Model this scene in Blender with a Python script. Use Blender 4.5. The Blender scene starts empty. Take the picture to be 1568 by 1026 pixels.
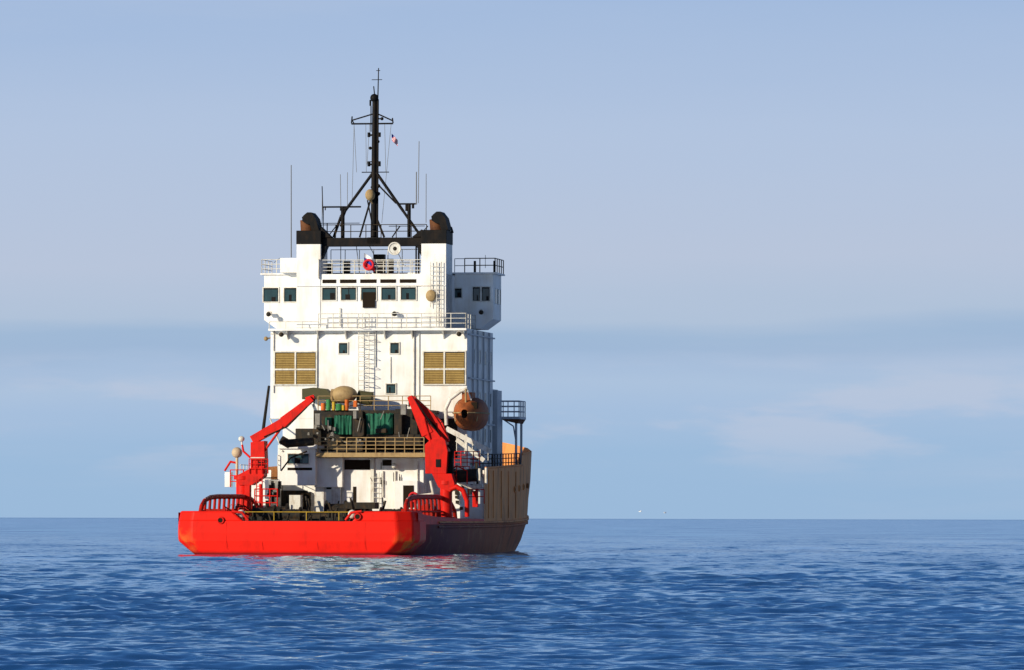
import bpy, math, random, bmesh
import numpy as np
from mathutils import Vector, Matrix
random.seed(4); rng=np.random.default_rng(7)
scene=bpy.context.scene
CAM_D=400.0; CAM_H=2.5; F=9200.0
HEAD=math.radians(9.2); c9=math.cos(HEAD); s9=math.sin(HEAD)
def SC(Y): return F/(CAM_D+Y*c9)
# aft-elevation drawing units -> ship metres (X starboard, Y forward, Z up)
def V(u,v,Y):
    S=SC(Y); return (((u-784)/S+14.5-Y*s9)/c9, Y, CAM_H+(792-v)/S)
def lin(r,g,b):
    f=lambda x:(x/255/12.92) if x/255<=.04045 else ((x/255+.055)/1.055)**2.4
    return (f(r),f(g),f(b),1)
# ------------------------------------------------------------ materials
def mk(name,base,rough=.5,dirt=None,amt=.3,scale=1.5,metal=0,bump=.0,spec=.2):
    m=bpy.data.materials.new(name); m.use_nodes=True; nt=m.node_tree; N=nt.nodes; L=nt.links
    b=N['Principled BSDF']; b.inputs['Roughness'].default_value=rough; b.inputs['Metallic'].default_value=metal
    b.inputs['Specular IOR Level'].default_value=spec
    base=tuple(base)+(1,)
    if dirt is None: dirt=tuple(x*.5 for x in base[:3])
    tc=N.new('ShaderNodeTexCoord')
    mp=N.new('ShaderNodeMapping'); mp.inputs['Scale'].default_value=(1.6,1.6,.22); L.new(tc.outputs['Object'],mp.inputs[0])
    n1=N.new('ShaderNodeTexNoise'); n1.inputs['Scale'].default_value=scale; n1.inputs['Detail'].default_value=8; n1.inputs['Roughness'].default_value=.65
    L.new(mp.outputs[0],n1.inputs['Vector'])
    n2=N.new('ShaderNodeTexNoise'); n2.inputs['Scale'].default_value=scale*.7; n2.inputs['Detail'].default_value=6
    L.new(tc.outputs['Object'],n2.inputs['Vector'])
    mu=N.new('ShaderNodeMath'); mu.operation='MULTIPLY'; L.new(n1.outputs[0],mu.inputs[0]); L.new(n2.outputs[0],mu.inputs[1])
    mr=N.new('ShaderNodeMapRange'); mr.inputs[1].default_value=.2; mr.inputs[2].default_value=.42; mr.inputs[3].default_value=0; mr.inputs[4].default_value=amt
    L.new(mu.outputs[0],mr.inputs[0])
    mx=N.new('ShaderNodeMix'); mx.data_type='RGBA'; mx.inputs[6].default_value=base; mx.inputs[7].default_value=tuple(dirt)+(1,)
    L.new(mr.outputs[0],mx.inputs[0]); L.new(mx.outputs[2],b.inputs['Base Color'])
    if bump:
        bp=N.new('ShaderNodeBump'); bp.inputs['Strength'].default_value=bump; bp.inputs['Distance'].default_value=.05
        L.new(n2.outputs[0],bp.inputs['Height']); L.new(bp.outputs[0],b.inputs['Normal'])
    return m
M_white=mk('white_paint',(.82,.81,.79),.5,(.48,.34,.18),.36,1.2,bump=.15,spec=.12)
M_cream=mk('pipe_white',(.68,.66,.60),.5,(.30,.20,.11),.6,4)
M_red=mk('red_paint',(.80,.012,.004),.5,(.38,.008,.003),.5,1.2,bump=.2,spec=.12)
M_redD=mk('red_equipment_paint',(.64,.012,.006),.5,(.20,.015,.01),.6,3,spec=.12)
M_black=mk('black_paint',(.006,.006,.007),.6,(.03,.018,.01),.5,3,spec=.1)
M_dark=mk('dark_machinery',(.018,.017,.015),.6,(.09,.05,.02),.6,4,spec=.15)
M_rust=mk('rusty_steel',(.13,.05,.02),.8,(.04,.016,.01),.8,4)
M_grille=mk('brass_louvre',(.42,.28,.09),.6,(.2,.12,.04),.5,3)
M_slot=mk('dark_recess',(.02,.014,.009),.8,spec=.05)
M_tan=mk('tan_paint',(.38,.26,.12),.6,(.14,.08,.04),.7,3)
M_green=mk('green_tarpaulin',(.015,.12,.07),.7,(.006,.03,.02),.9,4,bump=.6)
M_olive=mk('olive_cover',(.07,.065,.03),.7)
M_boat=mk('lifeboat_orange',(.33,.09,.025),.6,(.12,.04,.018),.9,2.5)
M_orange=mk('orange_plastic',(.60,.13,.02),.6,(.2,.05,.01),.6,5)
M_lime=mk('green_drum',(.04,.22,.07),.6,(.02,.06,.02),.6,5)
M_yel=mk('yellow_paint',(.50,.32,.03),.6,(.2,.12,.02),.6,5)
M_grey=mk('grey_deck_paint',(.16,.15,.14),.7,(.1,.07,.05),.6,2)
M_gear=mk('gear_grey',(.25,.24,.22),.7,(.08,.06,.04),.7,5)
M_blue=mk('blue_cloth',(.02,.04,.30),.7)
M_flagr=mk('red_cloth',(.6,.02,.03),.7)
M_flagw=mk('white_cloth',(.75,.75,.75),.7)
M_glass=mk('window_glass',(.02,.055,.06),.12,(.01,.015,.015),.9,.8,spec=.6)
def hull_mat():
    m=bpy.data.materials.new('hull_paint_and_light'); m.use_nodes=True; N=m.node_tree.nodes; L=m.node_tree.links
    b=N['Principled BSDF']; b.inputs['Roughness'].default_value=.6; b.inputs['Specular IOR Level'].default_value=.12
    tc=N.new('ShaderNodeTexCoord'); sx=N.new('ShaderNodeSeparateXYZ'); L.new(tc.outputs['Object'],sx.inputs[0])
    mp=N.new('ShaderNodeMapping'); mp.inputs['Scale'].default_value=(.8,.8,.18); L.new(tc.outputs['Object'],mp.inputs[0])
    n=N.new('ShaderNodeTexNoise'); n.inputs['Scale'].default_value=1.6; n.inputs['Detail'].default_value=9; n.inputs['Roughness'].default_value=.7; L.new(mp.outputs[0],n.inputs['Vector'])
    n2=N.new('ShaderNodeTexNoise'); n2.inputs['Scale'].default_value=.9; n2.inputs['Detail'].default_value=8; L.new(tc.outputs['Object'],n2.inputs['Vector'])
    def mr(src,a,bb,c=0,d=1):
        q=N.new('ShaderNodeMapRange'); q.inputs[1].default_value=a;q.inputs[2].default_value=bb;q.inputs[3].default_value=c;q.inputs[4].default_value=d; L.new(src,q.inputs[0]); return q.outputs[0]
    def mix(f,a,bb):
        q=N.new('ShaderNodeMix'); q.data_type='RGBA'; L.new(f,q.inputs[0])
        for i,x in ((6,a),(7,bb)):
            if isinstance(x,tuple): q.inputs[i].default_value=x
            else: L.new(x,q.inputs[i])
        return q.outputs[2]
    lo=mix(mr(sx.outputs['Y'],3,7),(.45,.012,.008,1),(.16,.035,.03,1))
    lo=mix(mr(sx.outputs['Y'],12,36),lo,(.48,.15,.05,1))  # lighter towards the bow: sunlight off the water put into the colour
    up=(.80,.32,.10,1)  # brighter orange-brown put in to stand for light on the forecastle
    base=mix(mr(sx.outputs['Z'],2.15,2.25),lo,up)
    base=mix(mr(n.outputs[0],.48,.68,0,.65),base,(.17,.06,.025,1))
    base=mix(mr(n2.outputs[0],.55,.7,0,.3),base,(.50,.26,.13,1))
    L.new(base,b.inputs['Base Color'])
    bp=N.new('ShaderNodeBump'); bp.inputs['Strength'].default_value=.3; bp.inputs['Distance'].default_value=.1; L.new(n2.outputs[0],bp.inputs['Height']); L.new(bp.outputs[0],b.inputs['Normal'])
    return m
M_hull=hull_mat()
def stern_mat():
    m=M_red.copy(); m.name='stern_red_paint'; N=m.node_tree.nodes; L=m.node_tree.links
    b=N['Principled BSDF']; src=b.inputs['Base Color'].links[0].from_socket
    tc=N.new('ShaderNodeTexCoord'); sx=N.new('ShaderNodeSeparateXYZ'); L.new(tc.outputs['Object'],sx.inputs[0])
    ab=N.new('ShaderNodeMath'); ab.operation='ABSOLUTE'; L.new(sx.outputs[0],ab.inputs[0])
    r1=N.new('ShaderNodeMapRange'); r1.inputs[1].default_value=6.5; r1.inputs[2].default_value=7.6; L.new(ab.outputs[0],r1.inputs[0])
    r2=N.new('ShaderNodeMapRange'); r2.inputs[1].default_value=1.9; r2.inputs[2].default_value=.6; L.new(sx.outputs[2],r2.inputs[0])
    n=N.new('ShaderNodeTexNoise'); n.inputs['Scale'].default_value=1.8; n.inputs['Detail'].default_value=8; L.new(tc.outputs['Object'],n.inputs['Vector'])
    r3=N.new('ShaderNodeMapRange'); r3.inputs[1].default_value=.44; r3.inputs[2].default_value=.56; L.new(n.outputs[0],r3.inputs[0])
    a=N.new('ShaderNodeMath'); a.operation='MULTIPLY'; L.new(r1.outputs[0],a.inputs[0]); L.new(r2.outputs[0],a.inputs[1])
    a2=N.new('ShaderNodeMath'); a2.operation='MULTIPLY'; L.new(a.outputs[0],a2.inputs[0]); L.new(r3.outputs[0],a2.inputs[1])
    mx=N.new('ShaderNodeMix'); mx.data_type='RGBA'; L.new(a2.outputs[0],mx.inputs[0]); L.new(src,mx.inputs[6]); mx.inputs[7].default_value=(.48,.13,.02,1)
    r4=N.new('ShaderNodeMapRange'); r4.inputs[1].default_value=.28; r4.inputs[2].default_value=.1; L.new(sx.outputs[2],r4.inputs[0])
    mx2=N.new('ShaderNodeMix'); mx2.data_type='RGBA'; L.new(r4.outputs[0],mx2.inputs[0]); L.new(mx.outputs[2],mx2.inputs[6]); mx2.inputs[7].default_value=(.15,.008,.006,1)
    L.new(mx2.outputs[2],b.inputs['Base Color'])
    return m
M_stern=stern_mat()
# ------------------------------------------------------------ ship root
ship=bpy.data.objects.new('offshore_supply_ship',None); scene.collection.objects.link(ship)
ship.location=(-14.5,0,0); ship.rotation_euler=(0,0,-HEAD)
class Part:
    def __init__(s,name,mat,bevel=0): s.n=name;s.m=mat;s.v=[];s.f=[];s.sm=[];s.bev=bevel
    def add(s,v,f,sm=False):
        o=len(s.v); s.v+= [tuple(p) for p in v]; s.f+=[tuple(i+o for i in q) for q in f]; s.sm+=[sm]*len(f)
    def box(s,x0,x1,y0,y1,z0,z1):
        s.add([(x0,y0,z0),(x1,y0,z0),(x1,y1,z0),(x0,y1,z0),(x0,y0,z1),(x1,y0,z1),(x1,y1,z1),(x0,y1,z1)],
              [(0,1,2,3),(4,7,6,5),(0,4,5,1),(1,5,6,2),(2,6,7,3),(3,7,4,0)])
    def rb(s,u0,v0,u1,v1,Y,d):
        a=V(u0,v0,Y); b=V(u1,v1,Y); s.box(min(a[0],b[0]),max(a[0],b[0]),Y,Y+d,min(a[2],b[2]),max(a[2],b[2]))
    def prism(s,poly,y0,y1):
        n=len(poly); s.add([(x,y0,z) for x,z in poly]+[(x,y1,z) for x,z in poly],
            [tuple(range(n)),tuple(range(2*n-1,n-1,-1))]+[(i,i+n,(i+1)%n+n,(i+1)%n) for i in range(n)])
    def pd(s,pts,Y,d): s.prism([(V(u,v,Y)[0],V(u,v,Y)[2]) for u,v in pts],Y,Y+d)
    def sprism(s,poly,x0,x1):
        n=len(poly); s.add([(x0,y,z) for y,z in poly]+[(x1,y,z) for y,z in poly],
            [tuple(range(n)),tuple(range(2*n-1,n-1,-1))]+[(i,i+n,(i+1)%n+n,(i+1)%n) for i in range(n)])
    def tube(s,p,q,r,r2=None,n=8):
        p=Vector(p);q=Vector(q); d=q-p
        if d.length<1e-6: return
        d.normalize(); a=d.orthogonal().normalized(); b=d.cross(a); r2=r if r2 is None else r2
        vs=[];
        for P,R in ((p,r),(q,r2)):
            for i in range(n):
                t=2*math.pi*i/n; vs.append(P+a*math.cos(t)*R+b*math.sin(t)*R)
        s.add(vs,[(i,(i+1)%n,(i+1)%n+n,i+n) for i in range(n)],True)
        s.add(vs,[tuple(range(n-1,-1,-1)),tuple(range(n,2*n))])
    def path(s,pts,r,n=8,closed=False):
        pts=list(pts)+([pts[0]] if closed else [])
        for a,b in zip(pts,pts[1:]): s.tube(a,b,r,n=n)
        if r>.05:
            for a in pts[1:-1]: s.ball(a,r*1.0,8,6)
    def ball(s,c,r,nu=16,nv=10):
        rx,ry,rz=(r,r,r) if not isinstance(r,tuple) else r
        vs=[];fs=[]
        for j in range(nv+1):
            ph=math.pi*j/nv
            for i in range(nu):
                t=2*math.pi*i/nu; vs.append((c[0]+rx*math.sin(ph)*math.cos(t),c[1]+ry*math.sin(ph)*math.sin(t),c[2]+rz*math.cos(ph)))
        for j in range(nv):
            for i in range(nu): fs.append((j*nu+i,j*nu+(i+1)%nu,(j+1)*nu+(i+1)%nu,(j+1)*nu+i))
        s.add(vs,fs,True)
    def beam(s,p,q,w,h,w2=None,h2=None):
        p=Vector(p);q=Vector(q); d=(q-p).normalized(); up=Vector((0,1,0)); a=d.cross(up).normalized(); b=a.cross(d)
        w2=w if w2 is None else w2; h2=h if h2 is None else h2
        vs=[]
        for P,W,H in ((p,w,h),(q,w2,h2)):
            for i,j in ((-1,-1),(1,-1),(1,1),(-1,1)): vs.append(P+b*i*W/2+a*j*H/2)
        s.add(vs,[(3,2,1,0),(4,5,6,7),(0,1,5,4),(1,2,6,5),(2,3,7,6),(3,0,4,7)])
    def rail(s,pts,h=1.05,k=3,sp=1.1,r=.028):
        for a,b in zip(pts,pts[1:]):
            a=Vector(a);b=Vector(b); L=(b-a).length; m=max(1,round(L/sp))
            for i in range(m+1):
                p=a.lerp(b,i/m); s.tube(p,p+Vector((0,0,h)),r*1.15,n=5)
            for j in range(1,k+1):
                z=Vector((0,0,h*j/k)); s.tube(a+z,b+z,r,n=5)
    def ladder(s,p,q,w,r=.03,side=(1,0,0),step=.32):
        p=Vector(p);q=Vector(q);d=Vector(side)*w/2
        s.tube(p-d,q-d,r,n=5); s.tube(p+d,q+d,r,n=5); n=int((q-p).length/step)
        for i in range(1,n): t=p.lerp(q,i/n); s.tube(t-d,t+d,r*.8,n=5)
    def ring(s,c,R,r,axis='Y',n=20):
        pts=[]
        for i in range(n):
            t=2*math.pi*i/n
            if axis=='Y': pts.append((c[0]+R*math.cos(t),c[1],c[2]+R*math.sin(t)))
            elif axis=='X': pts.append((c[0],c[1]+R*math.cos(t),c[2]+R*math.sin(t)))
            else: pts.append((c[0]+R*math.cos(t),c[1]+R*math.sin(t),c[2]))
        s.path(pts,r,closed=True)
    def done(s,parent=ship):
        me=bpy.data.meshes.new(s.n); me.from_pydata(s.v,[],s.f); me.update()
        me.polygons.foreach_set('use_smooth',s.sm)
        bm=bmesh.new(); bm.from_mesh(me); bmesh.ops.recalc_face_normals(bm,faces=bm.faces); bm.to_mesh(me); bm.free()
        me.materials.append(s.m); ob=bpy.data.objects.new(s.n,me); scene.collection.objects.link(ob)
        if parent: ob.parent=parent
        if s.bev:
            md=ob.modifiers.new('b','BEVEL'); md.width=s.bev; md.segments=2; md.limit_method='ANGLE'
        return ob
def loft(part,rings,closed=False,sm=False):
    n=len(rings[0]); vs=[p for r in rings for p in r]; fs=[]
    for j in range(len(rings)-1):
        for i in range(n if closed else n-1): fs.append((j*n+i,j*n+(i+1)%n,(j+1)*n+(i+1)%n,(j+1)*n+i))
    part.add(vs,fs,sm)
# ------------------------------------------------------------ hull
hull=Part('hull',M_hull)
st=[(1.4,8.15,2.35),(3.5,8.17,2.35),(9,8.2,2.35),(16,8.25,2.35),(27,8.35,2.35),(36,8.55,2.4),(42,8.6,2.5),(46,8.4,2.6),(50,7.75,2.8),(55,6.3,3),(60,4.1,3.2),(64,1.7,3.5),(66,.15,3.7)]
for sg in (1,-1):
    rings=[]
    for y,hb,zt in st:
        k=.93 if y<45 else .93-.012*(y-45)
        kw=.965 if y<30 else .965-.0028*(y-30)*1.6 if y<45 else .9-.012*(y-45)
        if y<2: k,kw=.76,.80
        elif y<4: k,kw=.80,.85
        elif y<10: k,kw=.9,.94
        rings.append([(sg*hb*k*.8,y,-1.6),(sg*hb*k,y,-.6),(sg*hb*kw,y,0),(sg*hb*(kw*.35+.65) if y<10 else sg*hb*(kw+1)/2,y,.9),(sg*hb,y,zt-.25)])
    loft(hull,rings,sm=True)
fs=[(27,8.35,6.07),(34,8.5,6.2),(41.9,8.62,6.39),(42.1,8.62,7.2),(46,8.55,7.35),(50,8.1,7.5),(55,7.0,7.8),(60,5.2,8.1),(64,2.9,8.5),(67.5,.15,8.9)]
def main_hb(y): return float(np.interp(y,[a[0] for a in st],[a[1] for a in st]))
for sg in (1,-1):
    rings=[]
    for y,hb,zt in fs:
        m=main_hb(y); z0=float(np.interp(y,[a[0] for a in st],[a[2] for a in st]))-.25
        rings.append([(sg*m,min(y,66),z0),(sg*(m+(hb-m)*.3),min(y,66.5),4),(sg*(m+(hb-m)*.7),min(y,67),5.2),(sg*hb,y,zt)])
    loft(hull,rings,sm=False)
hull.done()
hs=Part('hull_side_fittings',M_hull)
for y in (28.6,30.4,33.5,36.4,39.5):
    x=main_hb(y); hs.tube((x+.02,y,2.5),(x+.03,y,5.9),.03,n=6)
for y,z in ((39,4.6),(41,4.7),(43,4.8),(45,4.9)): hs.ring((8.63,y,z),.2,.04,'X')
hs.tube((8.42,27.1,6.07),(8.68,41.9,6.4),.07); hs.tube((8.66,42.1,7.2),(8.6,46,7.36),.07)
hs.done()
hp=Part('hull_portholes',M_slot)
for y,z in ((39,4.6),(41,4.7),(43,4.8),(45,4.9)): hp.tube((8.4,y,z),(8.66,y,z),.16,n=12)
hp.done()
bh=Part('forecastle_bulkhead',M_white)
for sg in (1,-1): bh.box(*sorted((sg*7.11,sg*8.3)),27.3,27.4,2.35,5.9)
bh.done()
dk=Part('main_deck',M_grey)
loft(dk,[[(-hb+.05,y,2.28),(hb-.05,y,2.28)] for y,hb,_ in st])
loft(dk,[[(-hb+.1,y,5.4),(hb-.1,y,5.4)] for y,hb,_ in fs])
dk.done()
rub=Part('rubbing_strake',M_hull)
for sg in (1,-1):
    for zz,dz in ((1.9,0),(2.2,0)):
        pts=[(sg*(hb+.05-(.06 if zz<2 else 0)),y,zz+(zt-2.35)) for y,hb,zt in st if y<60 and y>4]
        rub.path(pts,.09)
rub.done()
aft=Part('aft_bulwark',M_redD)
for sg in (1,-1):
    rings=[]
    for y,h in ((1.4,2.85),(4,2.72),(8,2.6),(16,2.5),(27,2.45)):
        x=main_hb(y); rings.append([(sg*(x+.01),y,2.08),(sg*(x+.01),y,h),(sg*(x-.15),y,h),(sg*(x-.15),y,2.28)])
    loft(aft,rings)
aft.done()
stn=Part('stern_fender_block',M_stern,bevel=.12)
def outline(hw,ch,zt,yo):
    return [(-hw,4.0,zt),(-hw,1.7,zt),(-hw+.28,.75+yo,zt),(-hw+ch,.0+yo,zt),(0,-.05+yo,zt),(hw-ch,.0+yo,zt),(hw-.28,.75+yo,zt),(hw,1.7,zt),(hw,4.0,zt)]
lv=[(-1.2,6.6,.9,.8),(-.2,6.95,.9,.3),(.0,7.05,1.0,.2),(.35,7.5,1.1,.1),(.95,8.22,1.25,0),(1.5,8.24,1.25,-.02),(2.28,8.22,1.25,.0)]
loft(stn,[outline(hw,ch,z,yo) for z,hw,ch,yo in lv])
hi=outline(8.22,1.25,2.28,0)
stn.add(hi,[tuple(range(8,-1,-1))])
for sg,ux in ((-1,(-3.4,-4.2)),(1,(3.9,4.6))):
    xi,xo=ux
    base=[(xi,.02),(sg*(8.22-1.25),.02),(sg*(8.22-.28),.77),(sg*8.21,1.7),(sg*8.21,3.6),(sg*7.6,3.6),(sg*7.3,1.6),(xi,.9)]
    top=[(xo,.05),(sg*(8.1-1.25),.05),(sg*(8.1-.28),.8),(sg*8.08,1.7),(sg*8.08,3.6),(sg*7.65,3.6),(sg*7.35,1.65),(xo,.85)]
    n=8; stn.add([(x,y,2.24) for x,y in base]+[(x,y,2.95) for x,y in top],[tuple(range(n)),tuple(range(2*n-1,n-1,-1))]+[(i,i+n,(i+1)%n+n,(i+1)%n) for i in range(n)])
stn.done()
sd=Part('stern_fittings',M_redD)
for u,v in ((338,796),(549,790)):
    p=V(u,v,-.02); sd.ring((p[0],-.06,p[2]),.2,.05)
for u in (347,402,487,560):
    p=V(u,0,0); sd.tube((p[0],-.03,.4),(p[0],-.03,2.2),.012,n=5)
sd.path([(-4.2,-.02,2.92),(-3.5,0,2.85),(-3.1,.05,2.35)],.09); sd.path([(4.6,-.02,2.94),(3.9,0,2.85),(3.5,.05,2.35)],.09)
sd.done()
sdk=Part('stern_fairlead_holes',M_slot)
for u,v in ((338,796),(549,790)):
    p=V(u,v,0); sdk.tube((p[0],-.075,p[2]),(p[0],.1,p[2]),.17,n=16)
sdk.box(-3.0,3.4,-.06,.3,2.285,2.33)
sdk.done()
cap=Part('fairlead_rollers',M_cream)
for u in (370,541): p=V(u,786,.8); cap.ball((p[0],.6,2.75),(.28,.25,.3))
cap.done()
# ------------------------------------------------------------ cargo rails
cr=Part('cargo_rail',mk('cargo_rail_paint',(.42,.012,.006),.55,(.12,.02,.012),.7,3,spec=.1)); crh=Part('cargo_rail_highlight',mk('rail_highlight',(.40,.12,.11),.45,(.6,.5,.45),.8,3,spec=.4))  # second part and its pale colour imitate a highlight on the rail
for sg in (1,-1):
    X=sg*7.0
    arc=[(X,3.0,2.3),(X,3.02,2.8),(X-sg*.03,3.3,3.3),(X-sg*.06,4.1,3.65),(X-sg*.1,5.6,3.85),(X-sg*.1,8,3.92),(X-sg*.1,16,3.95),(X-sg*.08,19,3.85),(X-sg*.05,21.3,3.5),(X,22.5,3.0),(X,22.9,2.3)]
    cr.path(arc,.15,n=12)
    y=4.2
    while y<21.5:
        z=float(np.interp(y,[p[1] for p in arc],[p[2] for p in arc]))
        cr.tube((X,y,2.3),(X-sg*.1,y,z),.1,n=7); cr.box(*sorted((X-sg*.5,X-sg*.1)),y-.04,y+.04,2.3,3.1); y+=1.55
    crh.path([(x-sg*.02,y,z+.13) for x,y,z in arc[3:9]],.06,n=8)  # pale strip along the rail top, a highlight put into the colour
    cr.tube((X,3.4,2.95),(X,22,2.95),.07)
    r=random.Random(5+sg)
    for i in range(14):
        yy=r.uniform(5,21); x=X-sg*r.uniform(.5,1.3); h=r.uniform(.4,1.2); cr.tube((x,yy,2.3),(x,yy,2.3+h),r.uniform(.04,.09),n=6); cr.tube((x,yy,2.3+h),(x-sg*.3,yy+.8,2.3+h*r.uniform(.6,1)),.05,n=6)
cr.done(); crh.done()
# ------------------------------------------------------------ superstructure
sup=Part('superstructure',M_white,bevel=.04)
zb=V(0,502,27)[2]; zr=V(0,418,27)[2]
sup.box(-7.1,7.1,27,38.2,V(0,640,27)[2],zb)
sup.box(-6.2,7.1,27.0,38.0,2.3,V(0,640,27)[2]-.003)
sup.box(-5.2,6.2,38.2,46,5.4,12)
xc0=V(453,0,27)[0]; xc1=V(490,0,27)[0]; xc2=V(645,0,27)[0]; xc3=V(683,0,27)[0]
sup.box(xc0,xc3,27.05,37,zb+.002,zr)
sup.box(xc0,xc1,27.0,29.6,zb+.1,V(0,372,27)[2]); sup.box(xc2,xc3,27.0,29.6,zb+.1,V(0,372,27)[2])
wz=19.95; wb=V(0,488,30.7)[2]
for sg in (1,-1):
    o=8.34*sg; xi=xc3-.01 if sg>0 else xc0+.01
    sup.prism([(xi,wz),(o,wz),(o,wb),(sg*7.4,zb+.1),(xi,zb+.1)],30.7,34.3)
sup.box(-8.6,8.6,30.55,34.45,wz+.002,wz+.12)
sup.box(-7.15,7.15,26.35,30.6,zb-.16,zb)
sup.box(V(428,0,30)[0],xc0,29.9,30.5,wz+.13,V(0,393,30)[2])
sup.box(xc0,xc3,26.9,27.04,V(0,436,27)[2]-.04,V(0,436,27)[2])
zh=V(0,700,23)[2]
sup.box(-3.05,4.7,23,26.98,2.3,zh)
sup.box(V(484,0,23)[0]+.0,V(527,0,23)[0],22.4,22.98,V(0,745,23)[2],V(0,700,23)[2])
sup.rb(425,686,483,742,21.6,3.5)
sup.rb(425,680,486,686,21.4,3.8)
sup.rb(605,735,640,778,22.2,.75)
sup.box(4.7,7.05,24.5,26.98,2.3,5.2)
sup.done()
zbt=V(0,372,27)[2]; ztt=V(0,351,27)[2]
fb=Part('funnel_top',M_black,bevel=.03)
fb.box(xc0-.03,xc1+.03,26.97,29.65,zbt+.002,ztt); fb.box(xc2-.03,xc3+.03,26.97,29.65,zbt+.002,ztt)
za=V(0,375,27)[2]; zc=V(0,362,27)[2]
fb.box(xc1+.031,xc2-.031,27.4,28.2,za,zc)
fb.pd([(490,375),(500,375),(490,398)],27.3,.8); fb.pd([(645,375),(637,375),(645,392)],27.3,.8)
fb.pd([(490,345),(507,362),(490,362)],27.3,.8); fb.pd([(645,350),(630,362),(645,362)],27.3,.8)
fb.done()
ex=Part('exhaust_pipes',M_rust); exb=Part('exhaust_hoods',M_black)
def hood(u):
    b=V(u,351,28)
    for dy in (0,.9): ex.tube((b[0]-.05,b[1]+dy,b[2]-.1),(b[0]-.1,b[1]+dy,b[2]+.75),.50,n=16)
    exb.pd([(u-3,341),(u-10,336),(u-8,328),(u-2,323),(u+4,323),(u+11,332),(u+16,351),(u+5,351),(u+2,341)],27.3,1.7)
    exb.tube((b[0]+.1,b[1],b[2]+.55),(b[0]-.1,b[1]-.1,b[2]+1.1),.5,.38,n=18)
hood(471); hood(670)
ex.done(); exb.done()
gl=Part('window_glazing',M_glass); fr=Part('window_frames',M_cream)
frd=Part('window_seals',M_black)
def win(u0,v0,u1,v1,Y,mul=0):
    a=V(u0,v1,Y);b=V(u1,v0,Y); x0,x1,z0,z1=a[0],b[0],a[2],b[2]
    gl.box(x0,x1,Y-.012,Y+.05,z0,z1)
    t=.07
    fr.box(x0-t,x0,Y-.07,Y+.02,z0-t,z1+t); fr.box(x1,x1+t,Y-.07,Y+.02,z0-t,z1+t)
    fr.box(x0,x1,Y-.067,Y+.02,z1,z1+t); fr.box(x0,x1,Y-.067,Y+.02,z0-t,z0)
    frd.box(x0,x0+.05,Y-.03,Y,z0,z1); frd.box(x1-.05,x1,Y-.03,Y,z0,z1); frd.box(x0+.05,x1-.05,Y-.028,Y,z1-.1,z1); frd.box(x0+.05,x1-.05,Y-.028,Y,z0,z0+.04)
    random.seed(int(u0)); w=x1-x0; k=random.uniform(.25,.6); h=random.uniform(.3,.7)
    frd.box(x0+w*k,x0+w*min(.93,k+random.uniform(.15,.35)),Y-.02,Y,z0+.04,z0+(z1-z0)*h)
    for k in range(mul):
        xm=x0+(x1-x0)*(k+1)/(mul+1); frd.box(xm-.025,xm+.025,Y-.026,Y,z0,z1-.05)
for a,b in ((493,514),(522,545),(553,576),(584,606),(614,637)): win(a,439,b,458,27.05,1 if a in(522,) else 0)
for a,b in ((402,425),(434,453)): win(a,439,b,460,30.7)
for a,b in ((724,735),(738,750)): win(a,439,b,460,30.7)
win(692,441,707,455,30.7)
win(441,694,473,709,21.6,2)
for a,b,c,d in ((519,524,532,540),(598,524,611,540),(592,587,606,601)): win(a,b,c,d,27)
for y,z0,z1 in ((31.6,17.9,18.9),(33.0,17.9,18.9)):
    gl.box(8.3,8.352,y,y+.9,z0,z1); fr.box(8.3,8.38,y-.06,y,z0-.06,z1+.06); fr.box(8.3,8.38,y+.9,y+.96,z0-.06,z1+.06)
for z in (8,10.6,13.6):
    for y in (29.5,32,34.5,36.8):
        gl.box(7.05,7.115,y,y+.5,z,z+.9); fr.box(7.05,7.14,y-.06,y,z-.06,z+.96); fr.box(7.05,7.14,y+.5,y+.56,z-.06,z+.96)
gl.done(); fr.done(); frd.done()
dkp=Part('dark_openings',M_slot)
for a,b in ((493,514),(520,545),(551,576),(582,606),(612,637)): dkp.rb(a,426.5,b,432,27.02,.05)
dkp.rb(555,446,574,470,26.93,.05)
for a,b,c,d in ((528,703,567,718),(461,753,476,780),(500,735,510,748),(541,744,546,770),(586,703,600,712),(618,742,634,776)): dkp.rb(a,b,c,d,22.15 if a==618 else 22.97,.06)
dkp.rb(440,715,478,719,21.58,.05)
dkp.done()
gb=Part('louvre_recess',M_slot); gs=Part('louvre_slats',M_grille); gf=Part('louvre_frame',M_cream)
for a,b in ((420,483),(649,712)):
    gb.rb(a,538,b,587,26.97,.05)
    for i in range(18):
        v=539.5+i*2.62; p=V(a+1,v,26.9); q=V(b-1,v,26.9)
        gs.sprism([(26.965,p[2]),(26.90,p[2]-.03),(26.90,p[2]-.055),(26.965,p[2]-.045)],p[0],q[0])
        gs.box(p[0],q[0],26.90,26.93,p[2]-.10,p[2]-.03)
    m=(a+b)/2; gf.rb(m-1.2,538,m+1.2,587,26.85,.1); gf.rb(a,563,b,565.5,26.86,.09)
    gf.rb(a-2,536,b+2,538,26.87,.12); gf.rb(a-2,587,b+2,589,26.87,.12); gf.rb(a-2,538,a,587,26.87,.12); gf.rb(b,538,b+2,587,26.87,.12)
gb.done(); gs.done(); gf.done()
rl=Part('railings',M_cream)
z=zb
rl.rail([(V(487,0,26.4)[0],26.4,z),(7.1,26.4,z)],1.05)
rl.rail([(7.1,26.4,z),(7.1,30.5,z)],1.05)
rl.rail([(-7.1,26.5,z),(V(487,0,26.4)[0],26.5,z)],.5,1)
rl.rail([(-8.5,30.6,wz+.1),(xc0,30.6,wz+.1)],1.0)
rl.rail([(-8.5,30.6,wz+.1),(-8.5,34.3,wz+.1)],1.0)
rl.rail([(xc1,27.15,zr),(xc2,27.15,zr)],1.0,4,.8)
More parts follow.
